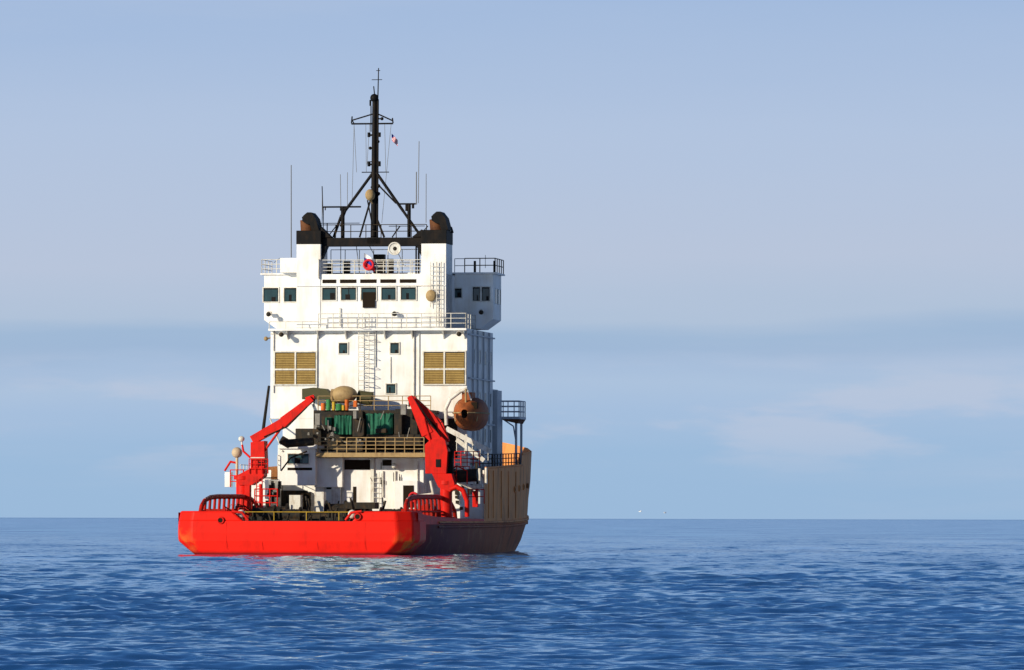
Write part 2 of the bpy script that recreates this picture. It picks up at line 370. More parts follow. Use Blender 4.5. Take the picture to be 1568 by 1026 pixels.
rl.rail([(xc1,29.15,zr),(xc2,29.15,zr)],1.0,3,1)
rl.rail([(xc1,30.9,zr),(xc2,30.9,zr)],1.9,2,1.1)
rl.rail([(xc3,30.6,wz+.1),(6.3,30.6,wz+.1)],1.0,2)
a=V(557,603,26.6);b=V(557,480,26.6); rl.ladder(a,b,.75,.035)
a=V(566,500,26.95)
for k in range(7):
    zz=V(0,500+14*k,26.6)[2]; rl.path([(a[0]-.75,26.6,zz),(a[0]-.6,25.95,zz),(a[0]-.1,25.95,zz),(a[0]-.05,26.6,zz)],.02,n=5)
for u,v0,v1,r in ((634,505,610,.07),(485,505,600,.04),(575,503,560,.04),(418,505,600,.04),(520,470,498,.04),(598,545,585,.025),(642,505,612,.03)):
    p=V(u,v0,26.93);q=V(u,v1,26.93); rl.tube(p,q,r)
p=V(664,400,26.8);q=V(664,470,26.8); rl.ladder(p,q,.45,.03)
p=V(672,400,26.8);q=V(672,498,26.8); rl.ladder(p,q,.35,.03)
rl.tube(V(487,395,26.9),V(487,425,26.9),.06)
rl.tube((-7.1,26.97,zb-.35),(7.1,26.97,zb-.35),.04)
for u in (440,487,530,590,632,680,712):
    p=V(u,503,27); rl.sprism([(26.97,zb-.17),(26.4,zb-.17),(26.97,zb-.75)],p[0]-.04,p[0]+.04)
rl.done()
rb_=Part('dark_railings',M_dark)
rb_.rail([(6.3,30.6,wz+.12),(8.5,30.6,wz+.12),(8.5,34.3,wz+.12)],1.0,2,1.0,.035)
for u in (727,757): p=V(u,418,31); rb_.tube((p[0],31,p[2]),(p[0],31,p[2]+.9),.09)
rb_.rail([(xc1-.2,28,zc),(xc2+.2,28,zc)],.95,2,1.1,.03)
rb_.rail([(8.4,30,6.1),(8.5,41.8,6.3)],.95,3,1.2,.035)
rb_.rail([(8.45,30,6.1),(6.2,27.2,6.0)],.95,3,1.2,.035)
rb_.done()
# ------------------------------------------------------------ mast
ms=Part('mast',M_black)
def T(u,v,u2,v2,r,r2=None,Y=29,Y2=None,n=8,part=ms): part.tube(V(u,v,Y),V(u2,v2,Y if Y2 is None else Y2),r,r2,n)
T(571.5,372,572.5,145,.22,.16,n=10); T(577,372,577.5,150,.08)
for k in range(24):
    v=365-k*9; T(571.5,v,577.5,v-4,.03,n=5); T(577,v-4,571.5,v-9,.03,n=5)
T(577.5,150,578.5,102,.045,.035); T(573,148,571,130,.04)
T(568,120,584,120,.025); T(575,106,581,106,.025)
ms.ball(V(572,148,29),.3); T(566,151,566,160,.07); T(566,152,572,150,.05)
T(537,187.5,601,187.5,.06); T(537,187,538,176,.05); T(601,187,600,179,.05); T(538,182,572,172,.05); T(572,170,600,183,.05); T(541,187,538,182,.04)
for v in (205,250): T(562,v,582,v,.07); T(564,v-4,564,v+3,.11); T(580,v-4,580,v+3,.11)
T(553,262,595,262,.035); T(567,160,567,200,.04); T(562,246,582,246,.04)
for v,o in ((215,3),(225,-3),(180,6)): T(572,v,572+o*2,v,.05); ms.ball(V(572+o*2,v,29),.12)
T(572,258,570,300,.12); T(571,262,521,330,.11); T(521,330,510,362,.1); T(575,262,617,322,.11); T(617,322,645,362,.1)
T(575,278,606,310,.06)
T(568,300,550,362,.07); T(575,330,588,362,.08); T(562,305,570,345,.05,Y=28)
for v in (285,297): T(567,v,580,v,.06); ms.ball(V(579,v-2,29),.13)
T(494,315,552,315,.06); T(524,315,524,364,.14); T(530,318,520,345,.05); T(497,315,497,320,.04)
T(610,311,636,311,.06); T(626,312,626,362,.13); T(622,311,622,322,.09); T(632,311,632,318,.09)
T(520,318,530,318,.14); T(492,283,494,342,.035,.03); T(494,315,494,355,.03); T(500,362,525,330,.04)
T(490,340,550,340,.025); T(595,345,650,345,.025)
T(640,362,655,345,.04); T(600,362,612,345,.05)
ms.rb(562,362,582,372,27.4,1.5)
T(688,349,692,349,.12); T(691,349,693,356,.08)
ms.rb(497,401,507,417,29.5,.5); ms.rb(571,388,588,417,29.5,.6); ms.rb(592,395,601,417,29.5,.5); ms.rb(524,398,534,417,29.5,.5)
T(637,375,637,418,.06); T(641,378,641,418,.07); T(496,378,490,395,.09)
T(490,368,655,368,.04,Y=30); T(500,340,500,365,.04)
ms.done()
rg=Part('rigging_and_antennas',mk('antenna_grey',(.18,.18,.18),.5))
T2=lambda *a,**k:T(*a,part=rg,n=5,**k)
T2(444,250,444.5,392,.035,.045,Y=31); T2(492,283,492,340,.02); T2(637,262,637,312,.04,.045); T2(641,215,640,310,.03); T2(652,265,652,340,.027)
T2(520,265,521,318,.025); T2(541,190,545,262,.018); T2(559,188,560,262,.018); T2(565,188,561,250,.018); T2(588,188,590,262,.018); T2(598,188,584,340,.018); T2(541,188,538,315,.018); T2(531,262,531,315,.022)
T2(427,393,418,400,.02,Y=31); T2(743,390,743,410,.02,Y=31)
T2(545,375,550,418,.03); T2(521,375,521,400,.03); T2(610,388,618,405,.03); T2(565,375,572,388,.03)
rg.done()
tb=Part('radome',M_tan); tb.ball(V(566,297,28.5),(.36,.36,.42)); tb.tube(V(566,303,28.5),V(571,312,29),.08); tb.done()
sl_=Part('side_lamp',M_tan); sl_.ball(V(406,517,27),.16); sl_.tube(V(407,517,27),V(416,515,27.2),.05); sl_.ball(V(660,452,26.8),(.38,.2,.42)); sl_.done()
dome=Part('satellite_dome',mk('dome_cream',(.55,.42,.28),.5)); dome.ball(V(362,692,20),.38); dome.tube(V(362,700,20),V(362,745,20),.1); dome.done()
hn=Part('loudhailer_horn',M_cream); p=V(605,380,27.2); hn.tube((p[0],27.3,p[2]),(p[0]+.05,26.7,p[2]),.15,.46,n=20); hn.ring((p[0]+.05,26.68,p[2]),.42,.06)
p=V(412,478,30.2); hn.tube((p[0]-.2,30.3,p[2]),(p[0]+.1,30.3,p[2]),.15)
for u,v,Yy in ((430,508,26.3),(703,508,26.3),(737,475,30.3),(604,477,26.9)):
    p=V(u,v,Yy); hn.tube((p[0],Yy,p[2]),(p[0]+.05,Yy-.35,p[2]-.12),.12,.2,n=12)
p=V(604,712,22.5); hn.ball(p,.2); hn.tube(p,(p[0],23,p[2]+.1),.05)
hn.done()
hd=Part('lamp_lenses',M_dark)
p=V(605,380,27.2); hd.ball((p[0]+.05,26.75,p[2]),(.17,.1,.17))
for u,v,Yy in ((430,508,26.3),(703,508,26.3),(737,475,30.3),(604,477,26.9),(410,477,30.2)):
    p=V(u,v,Yy); hd.ball((p[0]+.05,Yy-.33,p[2]-.12),.17)
hd.done()
def flag(name,u,v,w,h,Y,mats,ang=.5,canton=None):
    n=10; rows=len(mats); o=V(u,v,Y)
    for r,m in enumerate(mats):
        P=Part(name+'_stripe_%d'%r,m)
        for i in range(n+1):
            for j in range(2):
                t=i/n; zz=-(r+j)*h/rows-t*h*ang; P.v.append((o[0]+w*t,o[1]+.12*math.sin(t*7+r*.3),o[2]+zz)); 
        P.f=[(2*i,2*i+1,2*i+3,2*i+2) for i in range(n)]; P.sm=[True]*n; P.done()
    if canton:
        P=Part(name+'_canton',canton)
        for i in range(5):
            for j in range(2):
                t=i/10; P.v.append((o[0]+w*t,o[1]+.12*math.sin(t*7)-.02,o[2]-j*h*.54-t*h*ang))
        P.f=[(2*i,2*i+1,2*i+3,2*i+2) for i in range(4)]; P.sm=[True]*4; P.done()
flag('ensign',557,386,.75,.9,27.0,[M_flagw,M_blue,M_flagr],.5)
flag('courtesy_flag',599,203,.42,.45,29,[M_flagr,M_flagw]*3+[M_flagr],1.0,M_blue)
lbuoy=Part('lifebuoy',M_flagr); p=V(564,404,26.9); lbuoy.ring((p[0],26.9,p[2]),.33,.09); p=V(634,760,22); lbuoy.ring((p[0],22.0,p[2]),.3,.08); lbuoy.done()
# ------------------------------------------------------------ mid decks
md=Part('boat_deck',M_tan,bevel=.02)
md.rb(484,692,652,699,20.8,6.15)
md.done()
up=Part('winch_deck_and_shade',M_dark)
up.rb(480,627,662,632,24.2,2.75)
for u in (487,545,607,655): up.rb(u,632,u+4,690,24.4,.2)
up.rb(480,632,660,690,26.6,.35)  # dark sheet put in for the shade of the under-deck recess
up.rb(662,640,700,700,26.7,.25)
up.done()
ml=Part('boat_deck_railing',M_tan)
x0=V(487,0,20.9)[0]; x1=V(650,0,20.9)[0]; z0=V(0,692,20.9)[2]
ml.rail([(x0,20.9,z0),(x1,20.9,z0)],1.05,4,.7,.035); 
ml.rail([(V(487,0,24.3)[0],24.3,V(0,627,24.3)[2]),(V(660,0,24.3)[0],24.3,V(0,627,24.3)[2])],1.0,3,1.0,.03)
ml.done()
cg=Part('green_crates',M_green,bevel=.08)
def tarp(u0,v0,u1,v1,Y,d,seed):
    r=random.Random(seed); a=V(u0,v1,Y); b=V(u1,v0,Y); x0,x1,z0,z1=a[0],b[0],a[2],b[2]
    n=12; rings=[]
    for k in range(2):
        y=Y+k*d; 
        rings.append([(x0+(x1-x0)*i/n+r.uniform(-.04,.04),y+r.uniform(-.12,.12),z0) for i in range(n+1)]+[(x0+(x1-x0)*(n-i)/n+r.uniform(-.02,.02),y+r.uniform(-.1,.1),z1-.15*abs(math.sin(i*1.3+seed))) for i in range(n+1)])
    loft(cg,rings,True)
    cg.add(rings[0],[(i,i+1,2*n-i,2*n+1-i) for i in range(n)])
tarp(512,633,539,664,23.2,1.2,1); tarp(560,630,602,664,23.2,1.3,2); cg.rb(498,638,508,650,23.6,.8); cg.done()
cb=Part('dark_crates_and_gap_fill',M_dark,bevel=.05)
cb.rb(492,628,556,690,24.0,.3); cb.rb(540,640,558,668,22.8,1); cb.rb(605,625,640,668,23.6,1.5); cb.rb(604,632,616,664,23,.6); cb.rb(560,664,645,680,23,1)  # first box is a thin dark panel below the winch deck
cb.rb(452,655,492,690,23.6,2); cb.rb(575,655,592,662,22.5,.5)  # first box stands in for the dark gap left of the crates
cb.done()
bx=Part('deck_cargo_misc',M_gear,bevel=.04)
for a in ((482,632,490,650),(614,618,622,634),(641,640,648,650),(541,628,546,640)): bx.rb(*a,22.4,.5)
random.seed(21)
for i in range(22):
    u=random.choice([random.uniform(490,510),random.uniform(541,558),random.uniform(604,650),random.uniform(462,486)]); v=random.uniform(648,674); w=random.uniform(2,6); bx.rb(u,v,u+w,v+random.uniform(2,7),22.9+random.random()*.4,.3)
for i in range(9):
    a=V(random.uniform(490,640),random.uniform(640,680),22.6); bx.tube(a,(a[0]+random.uniform(-.8,.8),22.6,a[2]+random.uniform(.2,1.0)),.04,n=5)
bx.done()
og=Part('orange_drums',M_orange)
for u,v,h,r in ((495,627,.5,.17),(531,627,.75,.14),(548,662,.5,.2),(622,650,.5,.2)):
    p=V(u,v,23.9); og.tube(p,(p[0],p[1],p[2]+h),r,n=12)
og.rb(541,612,546,622,23.8,.5); og.done()
gd=Part('green_drums',M_lime)
for u,v,h,r in ((503,627,.75,.17),(519,627,.45,.22)):
    p=V(u,v,23.9); gd.tube(p,(p[0],p[1],p[2]+h),r,n=12)
gd.done()
yd=Part('yellow_gear',M_yel)
for u,v,h,r in ((511,627,.6,.12),(526,627,.35,.12)):
    p=V(u,v,23.8); yd.tube(p,(p[0],p[1],p[2]+h),r,n=10)
yd.done()
dm=Part('cable_reel',M_tan); p=V(527,603,24.8); dm.ball(p,(.95,.8,.62)); dm.tube((p[0]-.9,24.8,p[2]-.1),(p[0]+.2,24.8,p[2]-.1),.5,n=20); dm.done()
ol=Part('covered_winch',M_olive); ol.pd([(462,610),(462,594),(480,592),(498,594),(508,604),(508,610)],25.3,1.2); ol.tube(V(548,606,25.3),(V(570,610,25.3)),.45,.5,n=14); ol.done()
lw=Part('lower_house_fittings',M_cream)
for u,v0,v1,w in ((577,722,776,.4),(615,752,778,.35),(521,703,735,.3)): lw.ladder(V(u,v1,22.8),V(u,v0,22.8),w,.03)
lw.rb(568,700,573,775,22.85,.1); lw.rb(524,706,527,775,22.85,.1)
for u,v0,v1 in ((606,720,775),(497,745,778),(640,705,775),(587,720,760),(652,740,776)): lw.tube(V(u,v0,22.9),V(u,v1,22.9),.05)
lw.rb(508,718,522,776,22.6,.3); lw.rb(482,752,496,790,18,.9); lw.rb(443,757,460,781,19,.8)
lw.rail([(V(425,0,21.4)[0],21.4,V(0,718,21.4)[2]),(V(425,0,21.4)[0],24,V(0,718,21.4)[2])],1.0)
lw.path([V(432,690,21.5),V(413,640,26.5)],.06)
lw.rail([(-7.9,17,2.4),(-7.9,25,2.4)],1.0,3); lw.rail([(-7.6,19,5.2),(-7.6,26,5.2)],1.0,3)
lw.done()
pd_=Part('port_side_locker',M_white,bevel=.03); pd_.box(-7.8,-6.2,22,26.9,2.3,5.2); pd_.rb(343,722,352,745,21,.8); pd_.done()
mc=Part('deck_machinery',M_dark)
random.seed(11)
for u,v,r,Yy in ((405,778,.45,12),(425,775,.5,14),(445,780,.4,12),(530,776,.45,16),(552,774,.5,17),(490,780,.3,14),(575,780,.35,13),(600,782,.4,10),(515,772,.6,19)):
    p=V(u,v,Yy); z=2.3+r; mc.tube((p[0]-.7,Yy,z),(p[0]+.7,Yy,z),r,n=14); mc.tube((p[0]-.75,Yy,z),(p[0]-.65,Yy,z),r*1.4,n=14); mc.tube((p[0]+.65,Yy,z),(p[0]+.75,Yy,z),r*1.4,n=14)
    mc.box(p[0]-.9,p[0]+.9,Yy-.3,Yy+.5,2.3,2.6)
for u in (470,510,560,590): 
    p=V(u,780,9); mc.tube((p[0],9,2.3),(p[0],9,3.0),.12); mc.tube((p[0]-.2,9,2.9),(p[0]+.2,9,2.9),.1)
for i in range(90):
    Yy=random.uniform(6,21); x=random.uniform(-6.2,6.4); h=random.uniform(.25,1.7 if Yy>13 else .6); a=random.uniform(-.5,.5)
    if random.random()<.6: mc.tube((x,Yy,2.3),(x+a*.9,Yy+random.uniform(-.4,.4),2.3+h),random.uniform(.03,.1),n=6)
    else: mc.box(x-.15-abs(a)*.6,x+.15,Yy,Yy+.5,2.3,2.3+h*.5)
for i in range(12):
    u=random.uniform(487,648); v0=random.uniform(702,745); v1=v0+random.uniform(4,14); p=V(u,v0,22.86); q=V(u+random.choice([0,0,3]),v1,22.86); mc.tube(p,q,.03,n=5)
for i in range(22):
    u=random.uniform(662,742); v=random.uniform(706,775); mc.rb(u,v,u+random.uniform(2,7),v+random.uniform(3,12),24.1+random.random()*.3,.4)
for i in range(10):
    u=random.uniform(405,432); v=random.uniform(735,775); mc.rb(u,v,u+random.uniform(2,6),v+random.uniform(4,14),20+random.random()*.5,.4)
mc.rb(527,768,575,778,15,1.5); mc.tube(V(440,678,20),V(480,675,20),.3,n=12); mc.tube(V(430,672,20),V(444,680,20),.3,n=12)
mc.tube(V(411,590,24),V(402,660,22),.09,.12); mc.path([V(430,720,20),V(445,700,20),V(470,690,20)],.06)
mc.rb(410,750,470,790,26.5,.3)  # thin dark panel low on the wall, behind the gear
mc.tube(V(702,728,20),V(732,726,20),.45,n=14); mc.tube(V(700,730,24),V(700,728,20),.4)
mc.done()
yl=Part('yellow_handrail',M_yel); yl.tube(V(372,783,6),V(612,783,6),.03)
for u in (372,420,470,520,570,612): yl.tube(V(u,783,6),(V(u,783,6)[0],6,2.3),.03)
yl.done()
# ------------------------------------------------------------ cranes
ck=Part('port_crane',M_redD,bevel=.03); Yc=18
def ped(part,u,ctop,Y,r=.42):
    p=V(u,ctop,Y); part.tube((p[0],Y,2.3),(p[0],Y,p[2]),r,n=18); part.tube((p[0],Y,p[2]-.25),(p[0],Y,p[2]),r*1.35,n=18); part.tube((p[0],Y,2.3),(p[0],Y,2.6),r*1.5,n=18)
ped(ck,372,728,Yc,.5); ck.pd([(383,676),(404,674),(406,724),(383,724)],Yc-.5,1.2)
ck.pd([(360,728),(385,715),(404,715),(404,728),(385,742),(365,742)],Yc-.6,1.2)
ck.beam(V(386,673,Yc),V(436,645,Yc),.55,.6,.5,.66); ck.beam(V(434,645,Yc),V(478,609,Yc),.5,.7,.42,.4); ck.beam(V(470,612,Yc+.2),V(482,606,Yc+.2),.5,.45,.4,.3)
ck.tube(V(404,690,Yc-.3),V(432,652,Yc-.3),.09); ck.path([V(383,700,Yc),V(372,690,Yc),V(370,680,Yc)],.08)
ck.rail([V(381,724,Yc-.7),V(410,724,Yc-.7)],1.0,3,.5,.035); ck.rail([V(390,790,15),V(425,790,15)],1.9,4,.6,.05); ck.rail([V(352,745,18),V(372,745,18)],1.2,3,.5,.04)
ck.tube(V(399,740,16),V(399,790,16),.12); ck.path([V(343,720,20),V(352,706,20),V(362,708,20),V(362,740,20)],.08)
ck.rb(374,742,382,790,17,.6)
ck.ladder(V(397,790,16),V(397,728,16),.4,.04)
ck.done()
cs=Part('starboard_crane',M_redD,bevel=.03)
ped(cs,684,735,Yc,.42); cs.pd([(651,680),(660,672),(682,672),(686,690),(684,724),(652,724)],Yc-.5,1.2)
cs.pd([(662,724),(692,724),(697,740),(690,752),(672,745)],Yc-.5,1.0)
cs.beam(V(676,678,Yc-.1),V(652,655,Yc-.1),.6,.8,.55,.85); cs.beam(V(656,664,Yc-.2),V(628,606,Yc-.2),.5,.85,.4,.36)
cs.beam(V(632,608,Yc+.5),V(674,648,Yc+.5),.35,.34,.4,.5); cs.beam(V(674,648,Yc+.5),V(684,676,Yc+.3),.4,.5)
cs.tube(V(664,690,Yc-.4),V(650,640,Yc-.5),.09)
cs.path([V(690,748,17),V(700,744,17),V(710,750,17),V(716,766,17),V(716,790,17)],.17,n=10)
cs.path([V(684,724,19),V(700,712,19),V(716,720,19),V(716,740,19)],.05)
cs.rail([V(697,712,21),V(735,712,21)],1.0,4,.5,.035); cs.rail([V(690,735,20),V(720,735,20)],1.0,3,.5,.035)
cs.rb(724,750,732,775,21,.4); cs.rail([V(718,770,20),V(742,770,20)],1.0,2,.5,.04)
cs.done()
cbk=Part('crane_hydraulics',M_black)
cbk.path([V(404,668,Yc-.4),V(440,652,Yc-.45),V(470,622,Yc-.45)],.05); cbk.path([V(686,680,Yc),V(694,690,Yc),V(690,715,Yc)],.08)
cbk.tube(V(482,606,Yc),V(480,622,Yc),.04); cbk.tube(V(627,606,Yc),V(627,622,Yc),.05); cbk.rb(686,690,694,724,Yc,.4)
for a in ((396,706,402,712),(668,702,675,714)): cbk.rb(*a,Yc-.56,.05)
cbk.path([V(676,668,Yc-.55),V(662,650,Yc-.6),V(640,616,Yc-.55)],.04)
cbk.done()
crane_lines=Part('crane_panel_seams',M_cream); crane_lines.rb(383,699,405,700.5,Yc-.53,.02); crane_lines.ball(V(369,671,Yc),(.22,.2,.2)); crane_lines.tube(V(369,671,Yc),V(370,684,Yc),.06); crane_lines.done()
# ------------------------------------------------------------ lifeboat
lb=Part('lifeboat',M_boat)
cx,cy,cz=V(722,632,24); 
rings=[];n=20
for k in range(15):
    t=-1+2*k/14; w=max(.04,(1-abs(t)**2.6))**.5
    r=[]
    for i in range(n):
        a=2*math.pi*i/n; ca,sa=math.cos(a),math.sin(a)
        rx=1.12*w*(abs(ca)**.85)*(1 if ca>0 else -1); rz=(1.15*w if sa>0 else 1.25*(w**.7))*(abs(sa)**.9)*(1 if sa>0 else -1)
        r.append((cx+rx,cy+t*2.9,cz+rz))
    rings.append(r)
loft(lb,rings,True,True)
lb.box(cx-.35,cx+.35,cy-1.9,cy-.3,cz+.9,cz+1.45)
lb.done()
lt=Part('lifeboat_trim',M_tan); 
pts=[(cx+1.16*max(.04,1-abs(t)**2.6)**.5,cy+t*2.9,cz) for t in np.linspace(-1,1,15)]+[(cx-1.16*max(.04,1-abs(t)**2.6)**.5,cy+t*2.9,cz) for t in np.linspace(1,-1,15)]
lt.path(pts,.05); lt.tube((cx,cy-2.3,cz+.6),(cx,cy-2.3,cz+1.7),.07)
for dx in (-.75,.75): lt.path([(cx+dx,cy-2.2,cz-.6),(cx+dx*1.1,cy-2.0,cz),(cx+dx*.8,cy-2.1,cz+.7)],.04)
lt.done()
ld=Part('lifeboat_openings',M_slot); ld.rb(706,617,713,625,21.55,.5); ld.rb(722,615,731,625,21.6,.5); ld.done()
dv=Part('lifeboat_davit',M_cream)
for Yy in (22,26):
    dv.path([V(684,650,Yy),V(683,625,Yy),V(690,610,Yy),V(706,598,Yy),V(716,594,Yy)],.13,n=8)
    dv.beam(V(684,655,Yy),V(752,690,Yy),.3,.35); dv.path([V(716,594,Yy),V(722,612,Yy)],.05)
dv.beam(V(700,672,23),V(742,704,23),.2,.3); dv.path([V(715,664,22),V(715,690,22)],.1)
dv.rail([V(700,690,23),V(748,704,27)],1.0,3)
for u,v0,v1 in ((735,716,770),(745,715,740),(706,740,770),(728,735,760)): dv.tube(V(u,v0,24),V(u,v1,24),.1)
dv.path([V(702,735,22),V(722,745,22),V(740,742,22)],.16); dv.path([V(660,735,22),V(664,755,22),V(640,758,22)],.1)
dv.done()
# ------------------------------------------------------------ starboard fwd platform
sp=Part('starboard_platform',mk('grey_blue_paint',(.45,.47,.5),.5))
sp.box(5.9,8.7,40.5,43.5,V(0,641,42)[2],V(0,641,42)[2]+.18)
zz=V(0,641,42)[2]+.18
sp.rail([(6.2,40.6,zz),(8.65,40.6,zz),(8.65,43.4,zz),(6.2,43.4,zz)],1.15,3,.7,.035)
for x,y in ((8.4,40.8),(8.4,43.2),(7.3,40.8),(6.4,40.8)): sp.tube((x,y,5.4),(x,y,zz-.15),.09)
sp.path([(8.4,40.8,zz-1.9),(8.2,40.8,zz-.7),(7.3,40.8,zz-.1)],.05)
sp.box(6.0,7.4,38.4,40.4,5.4,11.8)
for zq in (15.5,12.4,9.2): sp.box(7.12,7.3,27.3,38,zq,zq+.1)
for y in (29,31,33.5,36): sp.tube((7.2,y,6),(7.2,y,15.9),.07)
sp.done()
rp=Part('platform_underside',M_rust); rp.prism([(7.3,zz-.19),(8.7,zz-.19),(8.5,zz-.5),(7.8,zz-.35)],40.6,43.3); rp.done()
# ------------------------------------------------------------ gulls
def gull(u,v,dist,i):
    m=bpy.data.materials.get('gull_white') or mk('gull_white',(.8,.8,.8),.7,(.7,.7,.7))
    P=Part('seagull',m); P.ball((0,0,0),(.32,.1,.1),10,8); P.ball((.32,0,.05),(.09,.07,.07),8,6); P.tube((.38,0,.05),(.47,0,.03),.02,.005)
    P.add([(-.28,.05,0),(-.5,.1,0),(-.5,-.1,0),(-.28,-.05,0)],[(0,1,2,3)])
    for sg in (1,-1): P.add([(.15,sg*.05,.05),(-.12,sg*.05,.05),(-.05,sg*.4,.25),(.15,sg*.4,.27),(-.15,sg*.75,.16),(-.08,sg*.75,.17)],[(0,1,2,3),(3,2,4,5)])
    o=P.done(None); S=F/dist; o.location=((u-784)/S,dist-CAM_D,CAM_H+(793.7-v)/S); o.rotation_euler=(0,.1,2.6+i)
gull(981,783,1300,0); gull(1019,785,1350,1)
# ------------------------------------------------------------ sea
fine=np.radians(np.linspace(-7.5,7.5,1050)); 
co=np.radians(np.concatenate([np.linspace(-180,-60,13)[:-1],np.linspace(-60,-7.5,40)[:-1]]))
ang=np.concatenate([co,fine,-co[::-1]]); ang[-1]=math.pi
u=np.arange(1/88.0,1/30000.0,-8.5e-6); r=np.concatenate([np.linspace(2,88,60)[:-1],1/u,[60000.]])
R,A=np.meshgrid(r,ang,indexing='ij'); X=R*np.sin(A); Yw=R*np.cos(A)-CAM_D
dr=np.gradient(r)[:,None]*np.ones_like(A)
dr=np.where(np.abs(A)<math.radians(7.6),dr,np.maximum(dr,3.*R/100))
H=np.zeros_like(X)
nw=80
for i in range(nw):
    lam=.34*(12/.34)**(i/(nw-1))*rng.uniform(.93,1.07)
    th=rng.normal(math.radians(84),math.radians(34)); k=2*math.pi/lam
    slope=.042*min(1,(1.3/lam)**.8)
    amp=slope/k*rng.uniform(.6,1.4)
    w=np.clip((lam/dr-1.3)/1.0,0,1)
    if w.max()<=0: continue
    rows=np.where(w.max(axis=1)>0)[0]; a0,a1=rows[0],rows[-1]+1
    ph=k*(math.cos(th)*X[a0:a1]+math.sin(th)*Yw[a0:a1])+rng.uniform(0,6.28)
    s=np.sin(ph); H[a0:a1]+=amp*w[a0:a1]*(s+.22*np.cos(2*ph))
H*= (1+.35*np.sin(X*.07+Yw*.021+1)*np.sin(Yw*.05-X*.02))
H*=np.clip(1.2-R/6000,0,1)
nr,na=X.shape
co_=np.stack([X,Yw,H],-1).reshape(-1,3).astype(np.float32)
idx=np.arange(nr*na).reshape(nr,na)
q=np.stack([idx[:-1,:-1],idx[:-1,1:],idx[1:,1:],idx[1:,:-1]],-1).reshape(-1,4)[:,::-1]
me=bpy.data.meshes.new('sea'); me.vertices.add(len(co_)); me.vertices.foreach_set('co',co_.ravel())
me.loops.add(q.size); me.loops.foreach_set('vertex_index',q.ravel().astype(np.int32))
me.polygons.add(len(q)); me.polygons.foreach_set('loop_start',np.arange(0,q.size,4,dtype=np.int32)); me.polygons.foreach_set('loop_total',np.full(len(q),4,dtype=np.int32))
me.update(calc_edges=True); me.polygons.foreach_set('use_smooth',np.ones(len(q),bool))
sea=bpy.data.objects.new('sea',me); scene.collection.objects.link(sea)
m=bpy.data.materials.new('sea_water'); m.use_nodes=True; N=m.node_tree.nodes; L=m.node_tree.links
N.remove(N['Principled BSDF']); out=[x for x in N if x.type=='OUTPUT_MATERIAL'][0]
dif=N.new('ShaderNodeBsdfDiffuse'); dif.inputs['Color'].default_value=(.012,.135,.40,1)
glo=N.new('ShaderNodeBsdfGlossy'); glo.inputs['Color'].default_value=(.70,.86,1,1)
fre=N.new('ShaderNodeFresnel'); fre.inputs['IOR'].default_value=1.33
fm=N.new('ShaderNodeMapRange'); fm.inputs[3].default_value=.0; fm.inputs[4].default_value=.82; L.new(fre.outputs[0],fm.inputs[0])
mixs=N.new('ShaderNodeMixShader'); L.new(fm.outputs[0],mixs.inputs[0]); L.new(dif.outputs[0],mixs.inputs[1]); L.new(glo.outputs[0],mixs.inputs[2]); L.new(mixs.outputs[0],out.inputs[0])
geo=N.new('ShaderNodeNewGeometry')
tot=None
for sc,am in ((.8,.42),(3.0,.50)):
    mp=N.new('ShaderNodeMapping'); mp.inputs['Scale'].default_value=(sc*.8,sc,sc); L.new(geo.outputs['Position'],mp.inputs[0])
    n=N.new('ShaderNodeTexNoise'); n.inputs['Scale'].default_value=1; n.inputs['Detail'].default_value=2; L.new(mp.outputs[0],n.inputs['Vector'])
    sb=N.new('ShaderNodeVectorMath'); sb.operation='SUBTRACT'; L.new(n.outputs['Color'],sb.inputs[0]); sb.inputs[1].default_value=(.5,.5,.5)
    ml_=N.new('ShaderNodeVectorMath'); ml_.operation='MULTIPLY'; L.new(sb.outputs[0],ml_.inputs[0]); ml_.inputs[1].default_value=(am*.6,am,0)
    if tot is None: tot=ml_.outputs[0]
    else:
        ad=N.new('ShaderNodeVectorMath'); ad.operation='ADD'; L.new(tot,ad.inputs[0]); L.new(ml_.outputs[0],ad.inputs[1]); tot=ad.outputs[0]
mp=N.new('ShaderNodeMapping'); mp.inputs['Scale'].default_value=(.05,.013,1); L.new(geo.outputs['Position'],mp.inputs[0])
g=N.new('ShaderNodeTexNoise'); g.inputs['Scale'].default_value=1; g.inputs['Detail'].default_value=8; g.inputs['Roughness'].default_value=.65; L.new(mp.outputs[0],g.inputs['Vector'])
gm=N.new('ShaderNodeMapRange'); gm.inputs[1].default_value=.35; gm.inputs[2].default_value=.65; gm.inputs[3].default_value=.4; gm.inputs[4].default_value=1.5; L.new(g.outputs[0],gm.inputs[0])
gr=N.new('ShaderNodeMapRange'); gr.inputs[1].default_value=.35; gr.inputs[2].default_value=.65; gr.inputs[3].default_value=.04; gr.inputs[4].default_value=.16; L.new(g.outputs[0],gr.inputs[0]); L.new(gr.outputs[0],glo.inputs['Roughness'])
sc_=N.new('ShaderNodeVectorMath'); sc_.operation='SCALE'; L.new(tot,sc_.inputs[0]); L.new(gm.outputs[0],sc_.inputs['Scale'])
ad=N.new('ShaderNodeVectorMath'); ad.operation='ADD'; L.new(geo.outputs['Normal'],ad.inputs[0]); L.new(sc_.outputs[0],ad.inputs[1])
nm=N.new('ShaderNodeVectorMath'); nm.operation='NORMALIZE'; L.new(ad.outputs[0],nm.inputs[0])
for t_ in (glo,fre): L.new(nm.outputs[0],t_.inputs['Normal'])
me.materials.append(m)
